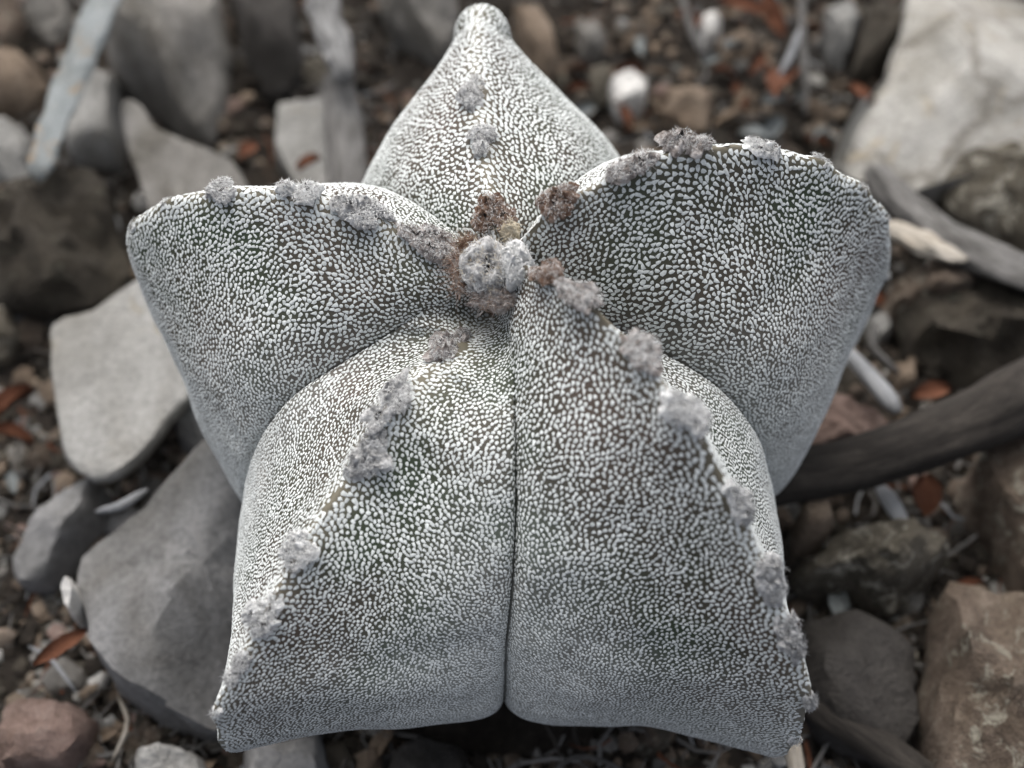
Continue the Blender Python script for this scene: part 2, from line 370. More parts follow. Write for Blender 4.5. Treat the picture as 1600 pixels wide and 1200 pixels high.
# white flecks: blue noise over each rib's real surface
def scatter_flecks(k):
    gdd = RIBS[k]['grid']; vv = RIBS[k]['vv']; nu = gdd.shape[1]
    a = gdd[:-1, :-1]; b = gdd[:-1, 1:]; c = gdd[1:, 1:]; d = gdd[1:, :-1]
    area = .5 * np.linalg.norm(np.cross(c - a, d - b), axis=2)
    lo = (np.minimum.reduce([a[..., 2], c[..., 2]]) > -4.35)
    dens = (area * lo).ravel(); cum = np.cumsum(dens); tot = cum[-1]
    nc = int(tot * 8500)
    pick = np.searchsorted(cum, RNG.random(nc) * tot)
    ii, jj = np.divmod(pick, nu - 1); s = RNG.random((nc, 1)); t = RNG.random((nc, 1))
    P = (a[ii, jj] * (1 - s) * (1 - t) + b[ii, jj] * s * (1 - t) + c[ii, jj] * s * t + d[ii, jj] * (1 - s) * t)
    v = vv[jj] * (1 - s[:, 0]) + vv[jj + 1] * s[:, 0]
    ch = np.linalg.norm(gdd[:, 0] - gdd[:, nu // 2], axis=1)[ii]
    dist = abs(v) * ch
    far = farina_at(P, v)
    nz = np.array([noise.noise(Vector(p) * 1.3 + Vector((k * 7, 0, 0))) for p in P[::1]]) if nc < 900000 else RNG.normal(0, .2, nc)
    rad = (.037, .038, .037, .0325, .0335)[k] * (1 + .17 * nz) * (1 - .34 * far) * (1 + .25 * np.exp(-(dist / .2) ** 2)) * (1 - .16 * np.clip(-P[:, 2] / 1.6, 0, 1))
    rad *= np.clip(.70 + np.linalg.norm(P[:, :2], axis=1) * .22, .78, 1.0)
    Tg = (d - a); Tg = Tg[ii, jj]; Sg = (b - a)[ii, jj]
    nrm = np.cross(Sg, Tg); nrm /= np.linalg.norm(nrm, axis=1)[:, None] + 1e-12
    ctr = np.array([0, 0, -2.2]); fl = np.sign((nrm * (P - ctr)).sum(1)); nrm *= fl[:, None]
    cell = .050; cells = {}; keep = []
    Pl = P.tolist(); rl = rad.tolist()
    K = np.floor(P / cell).astype(int).tolist()
    for m in range(nc):
        x, y, z = Pl[m]; r = rl[m]; kx, ky, kz = K[m]; ok = True; r2_ = r * r
        for dx in (-1, 0, 1):
            for dy in (-1, 0, 1):
                for dz in (-1, 0, 1):
                    q = cells.get((kx + dx, ky + dy, kz + dz))
                    if q:
                        for (qx, qy, qz) in q:
                            if (qx - x) ** 2 + (qy - y) ** 2 + (qz - z) ** 2 < r2_: ok = False; break
                    if not ok: break
                if not ok: break
            if not ok: break
        if ok:
            keep.append(m); cells.setdefault((kx, ky, kz), []).append((x, y, z))
    keep = np.array(keep)
    P, v, nrm, rad, dist, far, Tg, nzk = P[keep], v[keep], nrm[keep], rad[keep], dist[keep], far[keep], Tg[keep], nz[keep]
    # even the spacing out: push close neighbours apart and drop back onto the surface
    nq = NT * nu; idx = np.arange(nq).reshape(NT, nu)
    Q = np.stack([idx[:-1, :-1], idx[:-1, 1:], idx[1:, 1:], idx[1:, :-1]], -1).reshape(-1, 4)
    bvh = BVHTree.FromPolygons(gdd.reshape(-1, 3).tolist(), Q.tolist())
    for it in range(2):
        kd = KDTree(len(P)); Pl = P.tolist()
        for m, q in enumerate(Pl): kd.insert(q, m)
        kd.balance(); newP = []; newN = []
        for m, q in enumerate(Pl):
            dx = dy = dz = 0.0; R0 = rad[m] * 1.32
            for (co, ii_, d_) in kd.find_n(q, 7):
                if 1e-6 < d_ < R0:
                    w = (R0 - d_) / d_ * .42; dx += (q[0] - co[0]) * w; dy += (q[1] - co[1]) * w; dz += (q[2] - co[2]) * w
            loc, no_, _i, _d = bvh.find_nearest((q[0] + dx, q[1] + dy, q[2] + dz))
            newP.append(loc[:]); newN.append(no_[:])
        P = np.array(newP)
    nN = np.array(newN); nN *= np.sign((nN * nrm).sum(1))[:, None]; nrm = np.where(np.abs((nN * nrm).sum(1))[:, None] > .3, nN, nrm)
    # bare streaks along the ridge and around areoles
    bare = np.array([noise.noise(Vector(p) * 3.1 + Vector((0, 9, k))) for p in P])
    drop = ((dist < .035) & (bare > .2) | (dist < .08) & (bare > .50)) & (k != 0)
    for (j, s, tt) in RIBS[k]['ar']:
        drop |= np.linalg.norm(P - gdd[j, nu // 2], axis=1) < .09 * s
    drop |= abs(v) > .994
    P, v, nrm, rad, dist, far, Tg = [q[~drop] for q in (P, v, nrm, rad, dist, far, Tg)]
    n = len(P)
    T = Tg - nrm * (Tg * nrm).sum(1)[:, None]; T /= np.linalg.norm(T, axis=1)[:, None] + 1e-9
    S = np.cross(nrm, T)
    rot = RNG.normal(0, .55, n) + .9 * np.sin(P[:, 0] * 2.1 + P[:, 1] * 1.7)
    T2 = T * np.cos(rot)[:, None] + S * np.sin(rot)[:, None]; S2 = np.cross(nrm, T2)
    big = np.exp(-(dist / .22) ** 2)
    size = rad * ((.51, .505, .485, .52, .52)[k] + .05 * RNG.standard_normal(n)) * (1 + .18 * far) * (1 + .12 * big)
    size = np.clip(size, .0062, .026)
    asp = 1.08 + .55 * RNG.random(n) ** 1.5 + .15 * far
    NS = 6
    ang = np.linspace(0, 2 * math.pi, NS, endpoint=False)
    rr = 1 + .16 * RNG.uniform(-1, 1, (n, NS)) + .17 * np.cos(3 * ang)[None] * RNG.uniform(.2, 1.4, (n, 1))
    ox = np.cos(ang) * rr; oy = np.sin(ang) * rr
    lift = .04 + .16 * RNG.random(n)
    ring = (P[:, None] + T2[:, None] * (ox * (size * asp)[:, None])[..., None] + S2[:, None] * (oy * (size / np.sqrt(asp))[:, None])[..., None]
            + nrm[:, None] * (.002 + size[:, None] * (lift[:, None] * (1 + ox)))[..., None])
    ring -= nrm[:, None] * .0035
    top = P + nrm * (size * .34 + .001)[:, None] - T2 * (size * .1)[:, None]
    Vt = np.concatenate([ring, top[:, None]], axis=1)
    off = (np.arange(n) * (NS + 1))[:, None, None]
    tri = np.array([(q, (q + 1) % NS, NS) for q in range(NS)])[None] + off
    V = Vt.reshape(-1, 3) - np.array([0, 0, GZ])
    o = fast_mesh('white_flecks', V, tri.reshape(-1, 3), fleck_m, ribs_o[k], smooth=True)
    tag(o, kind='stuff')
    return n
tot_f = sum(scatter_flecks(k) for k in range(NR))
print('flecks', tot_f, [(round(float(r['R'][r['ar'][0][0]][2]),2), r['ar']) for r in RIBS[:1]], project(RIBS[0]['R'][::15]).round())

# wool tufts ----------------------------------------------------------------
def fibres(c, T, S, Nn, rx, ry, h, n, ln, wd, rs, swirl=0.0, bias=None):
    """short bent hairs standing and lying on a lump: returns V, F arrays"""
    Vs, Fs = [], []
    for m in range(n):
        a = rs.uniform(0, 2 * math.pi); q = math.sqrt(rs.random())
        lx, ly = math.cos(a) * q, math.sin(a) * q
        p = c + T * (lx * rx) + S * (ly * ry) + Nn * (h * math.sqrt(max(0, 1 - q * q)) * .9)
        d = T * lx * .35 + S * ly * .35 + Nn * rs.uniform(-.5, .22) + (T * rs.normal() + S * rs.normal()) * .8 + (-T * ly + S * lx) * swirl
        if bias is not None: d = d + bias
        d = d / (np.linalg.norm(d) + 1e-9)
        l = ln * rs.uniform(.5, 1.3); bend = (T * rs.normal() + S * rs.normal() + Nn * rs.normal() * .6 - Nn * .3) * .55
        pts = [p, p + d * l * .4 + bend * l * .12, p + d * l * .75 + bend * l * .4, p + d * l + bend * l * .8]
        side = np.cross(d, Nn + .3 * T); side /= np.linalg.norm(side) + 1e-9
        w = wd * rs.uniform(.6, 1.3); b0 = len(Vs)
        for q_, (pt, ww) in enumerate(zip(pts, (1, .9, .6, .12))):
            Vs.append(pt - side * w * ww); Vs.append(pt + side * w * ww)
        for q_ in range(3):
            z = b0 + q_ * 2; Fs += [(z, z + 1, z + 3), (z, z + 3, z + 2)]
    return Vs, Fs
def lump(c, T, S, Nn, rx, ry, h, rs, rough=.35, pit=0.0, nu_=36, nr=16):
    Vs, Fs = [], []
    seed = Vector(rs.uniform(0, 50, 3))
    for i_ in range(nr + 1):
        q = i_ / nr
        for j in range(nu_):
            a = 2 * math.pi * j / nu_
            wob = 1 + rough * noise.fractal(Vector((math.cos(a) * 1.6, math.sin(a) * 1.6, 0)) + seed, .8, 2, 3)
            prof = math.sqrt(max(0, 1 - q ** 2.4))
            x, y = math.cos(a) * q * wob, math.sin(a) * q * wob
            hh = prof * (1 + rough * 1.5 * noise.fractal(Vector((x * 2.0, y * 2.0, 4)) + seed, .6, 2.1, 5)) + rough * .35 * prof * noise.noise(Vector((x * 6, y * 6, 4)) + seed)
            if pit: hh -= pit * math.exp(-((x - .1) ** 2 + (y + .05) ** 2) / .05)
            Vs.append(c + T * x * rx + S * y * ry + Nn * (h * hh - .03))
    for i_ in range(nr):
        for j in range(nu_):
            j2 = (j + 1) % nu_; a, b, c_, d = i_ * nu_ + j, i_ * nu_ + j2, (i_ + 1) * nu_ + j2, (i_ + 1) * nu_ + j
            Fs += [(a, d, c_), (a, c_, b)]
    return Vs, Fs
def lump_mi(f1, v1, c, T, S, a2, b2, pit, mats):  # lump faces inside the pit are coloured black to paint a shaded hollow
    if pit < .45: return [0] * len(f1)
    if WOOL['black'] not in mats: mats.append(WOOL['black'])
    kb = mats.index(WOOL['black']); out = []
    for f in f1:
        d = np.mean([v1[q] for q in f], axis=0) - c; x, y = d @ T / a2 - .1, d @ S / b2 + .05
        out.append(kb if x * x + y * y < .055 else 0)
    return out
def tuft(c, T, S, Nn, rx, ry, h, parts, parent, name='areole', rough=.35, pit=0.0, nfib=260, ln=.09, seed=0, core='grey', subs=1):
    rs = np.random.default_rng(seed); mats = [WOOL[core]]; Vs, Fs, mi = [], [], []
    for q in range(subs):
        if subs == 1: c2, a2, b2, h2 = c, rx, ry, h
        else:
            th = rs.uniform(0, 6.28) if q else 0
            k1 = rs.uniform(.50, .72)
            c2 = c + T * (rx * .55 * math.cos(th + q * 2.2)) + S * (ry * .6 * math.sin(th + q * 2.2)) + Nn * rs.uniform(-.015, .012)
            a2, b2, h2 = rx * k1 * rs.uniform(.9, 1.4), ry * k1 * rs.uniform(.9, 1.4), h * rs.uniform(.5, 1.1)
        v1, f1 = lump(c2, T, S, Nn, a2, b2, h2, rs, rough, pit if q == 0 else pit * .4, 26, 12)
        b0 = len(Vs); Vs += v1; Fs += [tuple(z + b0 for z in f) for f in f1]; mi += lump_mi(f1, v1, c2, T, S, a2, b2, pit, mats)
        for (mk, frac) in parts:
            if WOOL[mk] not in mats: mats.append(WOOL[mk])
            for (fr, l_) in ((.85, ln), (.15, ln * 1.5)):
                v2, f2_ = fibres(c2, T, S, Nn, a2 * 1.02, b2 * 1.02, h2, int(nfib * frac * fr / subs), l_, .0018, rs)
                b0 = len(Vs); Vs += v2; Fs += [tuple(z + b0 for z in f) for f in f2_]; mi += [mats.index(WOOL[mk])] * len(f2_)
    off = np.array([0, 0, GZ])
    return mesh_obj(name, [np.asarray(v) - off for v in Vs], Fs, mats, parent, True, mi)
for k, rb in enumerate(RIBS):
    R = rb['R']; a = rb['az']; nrm = np.array([math.cos(a), math.sin(a), 0.0])
    for m, (j, s, tt) in enumerate(rb['ar']):
        T = R[min(j + 2, NT - 1)] - R[max(j - 2, 0)]; T /= np.linalg.norm(T)
        Nn = np.cross(nrm, T); Nn *= np.sign(Nn @ (R[j] - np.array([0, 0, -2.5]))) ; S = np.cross(Nn, T)
        rsd = random.Random(k * 31 + m)
        sx = s * .135 * rsd.uniform(.9, 1.25); sy_ = s * .105 * rsd.uniform(.8, 1.15)
        if tt > .6: parts, core = [('brown', .45), ('mixed', .5), ('white', .15), ('black', .12)], 'brown'
        elif tt > .2: parts, core = [('grey', .35), ('mixed', .3), ('white', .40), ('black', .16)], 'mixed'
        elif s < .8: parts, core = [('white', .7)], 'white'
        else: parts, core = [('white', .65), ('grey', .4), ('black', .09)], 'grey' if tt > .08 else 'white'
        tuft(rb['grid'][j, rb['grid'].shape[1] // 2] - Nn * .012, T, S, Nn, sx, sy_, .062 * s, parts, ribs_o[k], pit=rsd.uniform(.5, 1.3) if s > .9 else .2, nfib=int(900 * s * s), ln=.024, seed=k * 100 + m, core=core, rough=.7 if s > .9 else .4, subs=4 if s > .9 else 2)
X, Y, Z = np.eye(3)
off = np.array([0, 0, GZ])
def crown_bit(px, py, z, rx, ry, h, parts, core, name, seed, rough=.35, pit=0, nfib=500, ln=.08, label=None):
    c = np.array(at(px, py, z))
    Nn = np.array([0, -.35, .94]); T = X.copy(); S = np.cross(Nn, T)
    o = tuft(c, T, S, Nn, rx, ry, h, parts, cactus, name, rough, pit, nfib, ln, seed, core)
    if label: o['label'] = label
    return o
crown_bit(760, 422, .02, .19, .235, .24, [('mixed', .25), ('white', .5), ('grey', .4), ('cream', .35), ('black', .12)], 'grey', 'crown_wool', 901, .30, .6, 700, .035, 'grey rounded cushion of wool at the centre')
crown_bit(805, 415, .09, .13, .19, .20, [('white', 1.)], 'white', 'crown_wool', 902, .45, 0, 700, .03, 'bright white fluffy tuft of wool at the centre')
crown_bit(797, 362, .05, .075, .09, .13, [('cream', .8)], 'cream', 'crown_bud', 903, .3, 0, 160, .05, 'small cream knob above the crown wool')
crown_bit(716, 425, -.06, .055, .19, .05, [('brown', .7), ('mixed', .5)], 'brown', 'crown_wool', 904, .6, 0, 320, .09, 'rusty brown hairs left of the crown')
crown_bit(735, 385, -.02, .10, .08, .08, [('brown', 1.), ('cream', .1)], 'brown', 'crown_wool', 905, .6, 0, 320, .08, 'rusty brown hairs above the crown')
crown_bit(772, 468, -.05, .18, .10, .09, [('mixed', .9), ('brown', .4)], 'mixed', 'crown_wool', 906, .6, 0, 420, .05, 'grey brown hairs below the crown')

# ------------------------------------------------------------------ stones
def resample(pts, n):
    P = np.array(pts + [pts[0]], float); s = np.r_[0, np.cumsum(np.linalg.norm(np.diff(P, axis=0), axis=1))]
    q = np.linspace(0, s[-1], n, endpoint=False)
    return np.stack([np.interp(q, s, P[:, c]) for c in (0, 1)], 1)
PROFILE = [(.72, -.9), (.90, -.45), (.98, 0.0), (1.0, .30), (.99, .55), (.96, .76), (.90, .90), (.80, .97), (.66, 1.0), (.50, 1.01), (.34, 1.02), (.17, 1.03)]
DOME = [(.80, -.7), (.95, -.25), (1.0, .05), (.985, .22), (.94, .40), (.86, .57), (.76, .71), (.64, .82), (.51, .90), (.37, .96), (.23, 1.0), (.11, 1.02)]
def rock_mesh(outline, h, base_z, seed, facets=3, rough=.05, tilt=(0, 0), flat=False, nseg=44, slope=.5, dome=False, cuts=()):
    """a stone standing on base_z: outline (world xy), height h, planar facets broken off its top"""
    rs = random.Random(seed); O = resample(outline, nseg)
    for _ in range(1): O = .5 * O + .25 * (np.roll(O, 1, 0) + np.roll(O, -1, 0))
    c = O.mean(0); size = np.sqrt(((O - c) ** 2).sum(1).mean())
    planes = list(cuts)
    for f in range(facets + (2 if dome else 0)):
        a = rs.uniform(0, 2 * math.pi); m = rs.uniform(.3, 1.0) * slope * (1.5 if dome else 1)
        planes.append((math.cos(a) * m, math.sin(a) * m, h * rs.uniform(.72, 1.02)))
    for f in range(6 if dome else 0):
        a = rs.uniform(0, 2 * math.pi); m = rs.uniform(.7, 1.8); q_ = rs.uniform(.35, .75)
        planes.append((-math.cos(a) * m, -math.sin(a) * m, h * rs.uniform(.8, .95) + m * size * q_))
    Vs = []; sv = Vector((seed * 1.7, seed * .3, 0))
    prof = DOME if dome else PROFILE
    for (sc, hz) in prof:
        for p in O:
            x, y = c + (p - c) * sc
            z = h * hz
            if hz > .3:
                z += tilt[0] * (x - c[0]) + tilt[1] * (y - c[1])
                for (pa, pb, pc) in planes: z = min(z, pc + pa * (x - c[0]) + pb * (y - c[1]))
            Vs.append([x, y, z])
    z = h * 1.03
    for (pa, pb, pc) in planes: z = min(z, pc)
    Vs.append([c[0], c[1], z])
    for v in Vs:
        p = Vector(v) + sv; d = Vector((v[0] - c[0], v[1] - c[1], max(0, v[2] - .3 * h)))
        if d.length: d.normalize()
        f = 1.35 * rough * size * (noise.fractal(p * (1.1 / size), .9, 2.1, 3) * 1.8 + .75 * noise.fractal(p * (4.0 / size), .6, 2.1, 5) - .7 * abs(noise.noise(p * (2.3 / size))))
        v[0] += d.x * f; v[1] += d.y * f; v[2] += (d.z + .25) * f
    Fs = []
    nr = len(prof)
    for a in range(nr - 1):
        for j in range(nseg):
            j2 = (j + 1) % nseg; Fs.append((a * nseg + j, a * nseg + j2, (a + 1) * nseg + j2, (a + 1) * nseg + j))
    top = len(Vs) - 1
    for j in range(nseg): Fs.append(((nr - 1) * nseg + j, (nr - 1) * nseg + (j + 1) % nseg, top))
    return Vs, Fs, c
def rock(name, px, h, mat, label, cat='stone', z0=0.0, seed=1, facets=3, rough=.05, tilt=(0, 0), slope=.5, group=None, dome=None, cuts=()):
    """px: outline seen in the photograph, taken at mid height of the stone"""
    dome = (not name.startswith('stone_slab')) if dome is None else dome
    zb = GZ + z0; out = [tuple(at(x, y, zb + (.22 if dome else .6) * h)[:2]) for x, y in px]
    Vs, Fs, c = rock_mesh(out, h, zb, seed, facets, rough, tilt, slope=slope, dome=dome, cuts=cuts)
    o = mesh_obj(name, [(v[0] - c[0], v[1] - c[1], v[2]) for v in Vs], Fs, MS[mat]); o.location = (c[0], c[1], zb)
    me = o.data
    try: me.set_sharp_from_angle(angle=math.radians(38))
    except Exception: pass
    return tag(o, label, cat, group)

rock('stone_slab', [(1425,-60),(1680,-80),(1700,225),(1600,238),(1480,258),(1420,282),(1345,268),(1296,232),(1325,180),(1375,110),(1408,60)], .9, 'pale', 'large pale cream limestone slab in the upper right corner', z0=.4, seed=3, facets=5, rough=.035, slope=.5)
rock('stone', [(182,-30),(340,-40),(352,70),(346,140),(322,205),(290,195),(240,155),(185,125),(163,80)], 1.5, 'grey_warm', 'rounded warm grey stone at the top left beside a dark stone', seed=5, facets=3, rough=.05)
rock('stone', [(352,-30),(455,-40),(468,60),(472,110),(440,148),(405,146),(378,70)], 1.0, 'dark', 'smooth dark grey stone in shadow right of the rounded warm grey stone', seed=6, facets=1, rough=.03)
rock('stone', [(118,160),(175,112),(192,145),(188,190),(185,245),(110,242),(100,200)], .9, 'grey', 'small light grey stone right of the dry flat stalk', seed=7, facets=2, rough=.03)
rock('stone_slab', [(188,155),(215,158),(240,205),(280,218),(310,228),(372,255),(390,292),(390,350),(240,350),(215,275),(192,205)], .45, 'grey_warm', 'curved brownish grey slab leading under the left rib', z0=.5, seed=8, facets=1, rough=.02, slope=.2)
rock('stone_slab', [(432,165),(508,152),(512,290),(470,300),(428,235)], .45, 'grey', 'flat grey chip left of the grey stick at the top', seed=9, facets=1, rough=.02)
rock('stone', [(-40,300),(60,300),(150,290),(202,330),(205,430),(168,462),(80,490),(-40,470)], 1.3, 'mossy', 'dark brown crusted rock left of the cactus above the pale slab', seed=10, facets=2, rough=.09)
rock('stone_slab', [(76,505),(150,482),(215,432),(300,440),(335,560),(300,620),(270,650),(222,715),(150,757),(97,722),(84,610)], .28, 'grey', 'large light grey flat slab left of the cactus', z0=.75, seed=12, facets=2, rough=.02, slope=.15)
rock('stone', [(20,885),(60,830),(110,782),(172,758),(165,820),(112,872),(75,915),(32,918)], .8, 'slate', 'narrow slate grey stone above and left of the big boulder', seed=13, facets=2, rough=.03)
rock('boulder', [(105,905),(130,860),(200,820),(285,745),(350,680),(480,720),(500,1000),(460,1110),(300,1120),(205,1090),(142,1040),(128,990)], 1.3, 'slate', 'large smooth slate grey boulder at the lower left of the cactus', 'boulder', z0=.1, dome=False, seed=23, facets=0, rough=.03, cuts=[(.26, .05, 1.25), (-.85, .55, 1.15), (.5, .9, 2.2)])
rock('stone_chip', [(104,925),(120,912),(129,935),(116,966),(106,955)], .5, 'white', 'bright white chip at the left edge of the big boulder', seed=15, z0=.9, facets=1)
rock('pebble', [(270,645),(292,625),(322,660),(318,705),(285,702)], .6, 'slate', 'smooth dark grey pebble between the pale left slab and the big boulder', 'pebble', seed=16, facets=0)
rock('stone', [(12,1125),(45,1098),(110,1100),(152,1130),(142,1172),(100,1215),(0,1225)], .9, 'pink', 'pinkish tan stone in the lower left corner', seed=17, facets=3, rough=.06)
rock('stone', [(212,1180),(260,1168),(322,1188),(330,1240),(215,1240)], .7, 'grey', 'small pale stone at the bottom edge right of the pinkish stone', seed=18, facets=2, rough=.05)
rock('stone', [(385,1150),(500,1140),(520,1240),(380,1250)], .5, 'slate', 'half hidden grey stone under the lower left rib tip', seed=19, facets=2, rough=.04)
rock('stone', [(1238,895),(1300,852),(1440,838),(1482,880),(1430,930),(1390,962),(1340,932),(1255,915)], 1.1, 'lichen', 'brown stone with pale lichen edge below the dark branch', seed=20, facets=3, rough=.09)
rock('pebble', [(1240,812),(1258,790),(1292,796),(1302,825),(1275,842),(1250,838)], .55, 'tan', 'small tan pebble under the dark branch near the cactus', 'pebble', z0=.5, seed=21, facets=2, rough=.05)
rock('stone', [(1490,742),(1620,680),(1680,700),(1680,960),(1595,925),(1560,862),(1510,800)], 1.5, 'tan_mottled', 'tall tan rock at the right edge below the dark branch', seed=22, facets=3, rough=.07)
rock('stone', [(1466,930),(1505,940),(1600,962),(1700,980),(1700,1280),(1455,1280),(1442,1090),(1455,1000)], 1.8, 'tan_mottled', 'large mottled brown rock in the lower right corner', seed=24, facets=4, rough=.07)
rock('stone', [(1240,975),(1330,960),(1420,1010),(1440,1120),(1400,1200),(1280,1150),(1235,1080)], .9, 'dark', 'dark shaded rock right of the lower right rib tip', seed=75, facets=4, rough=.05)
rock('stone', [(1390,470),(1480,450),(1680,440),(1680,590),(1540,600),(1420,565)], 1.1, 'mossy', 'dark brown rock above the dark branch', seed=26, facets=3, rough=.09)
rock('stone', [(1445,300),(1520,268),(1680,250),(1680,420),(1560,400),(1480,352)], 1.1, 'lichen', 'olive tan mottled rock under the pale slab at the right edge', seed=27, facets=3, rough=.10)
rock('stone', [(1385,455),(1440,425),(1520,435),(1530,468),(1460,490),(1395,490)], .8, 'tan_mottled', 'tan knobbly stone left of the dark brown rock', z0=.3, seed=28, facets=2, rough=.10)
rock('stone', [(585,-30),(700,-40),(722,40),(690,88),(640,52),(600,20)], 1.1, 'grey_warm', 'grey stone left of the tip of the back rib', seed=29, facets=3, rough=.06)
rock('stone', [(800,20),(838,18),(868,70),(872,112),(845,118),(815,80)], .7, 'tan', 'tan upright stone right of the tip of the back rib', seed=30, facets=3, rough=.05)
rock('stone', [(1035,150),(1075,140),(1112,175),(1105,212),(1060,215),(1038,190)], .7, 'tan', 'tan angular stone between the back rib and the pale slab', seed=31, facets=3, rough=.06)
rock('pebble', [(948,140),(985,122),(1012,140),(1005,172),(965,178)], .5, 'white', 'white pebble on the soil right of the back rib', 'pebble', seed=32, facets=2, rough=.06)
rock('pebble', [(1092,45),(1112,28),(1128,45),(1118,70),(1098,74)], .45, 'white', 'small white pebble near the top among orange leaves', 'pebble', seed=33, facets=2)
rock('pebble', [(1120,70),(1165,60),(1188,88),(1165,112),(1125,102)], .5, 'tan', 'cream tan pebble just below the small white pebble', 'pebble', seed=34, facets=2)
rock('pebble', [(1282,30),(1318,18),(1345,38),(1322,90),(1300,70)], .6, 'grey', 'light grey pebble left of the top of the pale slab', 'pebble', seed=35, facets=2)
rock('stone', [(1345,35),(1410,10),(1425,60),(1370,110),(1330,120)], .8, 'mossy', 'grey brown stone tucked under the left edge of the pale slab', seed=36, facets=2)
rock('stone', [(900,50),(925,42),(948,58),(940,85),(912,86)], .4, 'grey_warm', 'round grey pebble sitting on the brown gravel at the top', 'pebble', seed=37, facets=1)
rock('stone', [(-40,110),(55,100),(78,135),(40,175),(-40,195)], .8, 'tan', 'tan stone at the left edge beside the dry flat stalk', seed=38, facets=2, rough=.06)
rock('stone', [(-40,15),(25,5),(45,50),(10,95),(-40,90)], .8, 'tan_mottled', 'mottled stone at the top left corner', seed=39, facets=2, rough=.06)
rock('stone', [(45,-10),(105,-20),(112,30),(85,70),(45,55)], .7, 'grey_warm', 'greyish stone left of the top of the dry flat stalk', seed=40, facets=2, rough=.06)
rock('stone', [(-40,200),(32,198),(55,240),(48,285),(-40,292)], .7, 'grey', 'light grey stone at the left edge below the tan stone', seed=41, facets=2, rough=.06)
rock('stone', [(-30,480),(22,490),(30,530),(5,560),(-30,560)], .5, 'lichen', 'yellowish lichen stone at the left edge beside the large slab', seed=42, facets=2)
rock('stone', [(1248,640),(1300,632),(1385,650),(1400,690),(1300,700),(1240,700)], .5, 'pink', 'pinkish stone between the cactus and the dark branch', z0=.2, seed=43, facets=2, rough=.06)
rock('pebble', [(1352,505),(1380,500),(1392,525),(1368,540)], .4, 'grey', 'small grey pebble right of the scalloped rib', 'pebble', seed=44, facets=2)
rock('pebble', [(1385,585),(1420,578),(1428,610),(1400,615)], .5, 'tan', 'small tan pebble above the dark branch beside the pale stick', 'pebble', seed=45, facets=2)
rock('stone', [(600,1185),(660,1150),(720,1165),(730,1240),(600,1240)], .35, 'dark', 'dark stone in shadow under the front of the cactus', seed=46, facets=2, rough=.06)
rock('stone', [(915,118),(950,108),(960,150),(930,165)], .4, 'lichen', 'dull olive stone left of the white pebble', seed=47, facets=2, rough=.06)

# ------------------------------------------------------------------ sticks and roots
def stick(name, px, mat, label, cat='stick', seed=1, nseg=16, rough=.08, flat=1.0, group=None, step=.12, cap=True, knots=0):
    """px: list of (x, y, width in photograph pixels, height of the centre above the ground)"""
    rs = random.Random(seed)
    C = np.array([list(at(x, y, GZ + hz)) + [w * .5 * px_size(at(x, y, GZ + hz))] for x, y, w, hz in px])
    C0 = catmull(C, max(8, int(np.linalg.norm(np.diff(C[:, :3], axis=0), axis=1).sum() / step)))
    Vs, Fs, uv = [], [], []; org = C0[:, :3].mean(0); n = len(C0)
    sv = Vector((seed * 3.1, 0, seed)); ln = 0
    for i_ in range(n):
        T = Vector(C0[min(i_ + 1, n - 1), :3] - C0[max(i_ - 1, 0), :3]).normalized(); S = T.cross(Vector((0, 0, 1))).normalized(); U = S.cross(T)
        if i_: ln += np.linalg.norm(C0[i_, :3] - C0[i_ - 1, :3])
        endf = 1.0
        if cap: endf = min(1, .45 + .55 * min(i_, n - 1 - i_) / 1.2) if min(i_, n - 1 - i_) < 2 else 1
        for j in range(nseg):
            a = 2 * math.pi * j / nseg; r = C0[i_, 3]
            q = Vector((math.cos(a) * 1.3, math.sin(a) * 1.3, ln / max(r, .05) * .35)) + sv
            f = 1 + rough * (1.8 * noise.fractal(q, .8, 2.1, 3) + noise.noise(Vector((math.cos(a) * 5, math.sin(a) * 5, ln * .8)) + sv))
            p = Vector(C0[i_, :3]) + S * (math.cos(a) * r * f * endf) + U * (math.sin(a) * r * f * flat * endf)
            Vs.append(np.array(p) - org); uv.append((j / nseg, ln))
    for i_ in range(n - 1):
        for j in range(nseg):
            j2 = (j + 1) % nseg; Fs.append((i_ * nseg + j, i_ * nseg + j2, (i_ + 1) * nseg + j2, (i_ + 1) * nseg + j))
    Fs.append(tuple(range(nseg))[::-1]); Fs.append(tuple((n - 1) * nseg + j for j in range(nseg)))
    o = mesh_obj(name, Vs, Fs, MW.get(mat) or MS[mat]); o.location = org
    ul = o.data.uv_layers.new(name='UVMap')
    for lp in o.data.loops: ul.data[lp.index].uv = uv[lp.vertex_index]
    return tag(o, label, cat, group)
stick('dark_branch', [(1130,765,80,.9),(1215,748,85,1.0),(1337,723,88,1.1),(1437,691,88,1.2),(1530,655,96,1.3),(1597,620,108,1.4),(1760,540,112,1.5)], 'char', 'thick charcoal dark branch running from behind the cactus to the right edge', 'branch', seed=2, nseg=36, rough=.07, step=.07)
stick('dry_stalk', [(185,-40,50,1.9),(160,10,50,1.8),(118,110,50,1.6),(85,190,48,1.5),(62,262,40,1.4),(60,285,16,1.3)], 'straw', 'dry flat grey straw stalk lying diagonally at the top left', 'stalk', seed=3, rough=.14, flat=.35, nseg=28, step=.08)
stick('weathered_stick', [(500,-40,48,1.2),(512,30,46,1.15),(530,90,44,1.1),(542,128,34,1.05)], 'weathered', 'short whitish weathered stick with rough bark at the top', seed=4, rough=.22, nseg=24, step=.06)
stick('grey_stick', [(525,110,50,.7),(536,180,56,.6),(542,240,60,.5),(545,330,60,.4)], 'greywood', 'flat dark grey stick below the whitish weathered stick', seed=5, rough=.06, flat=.5)
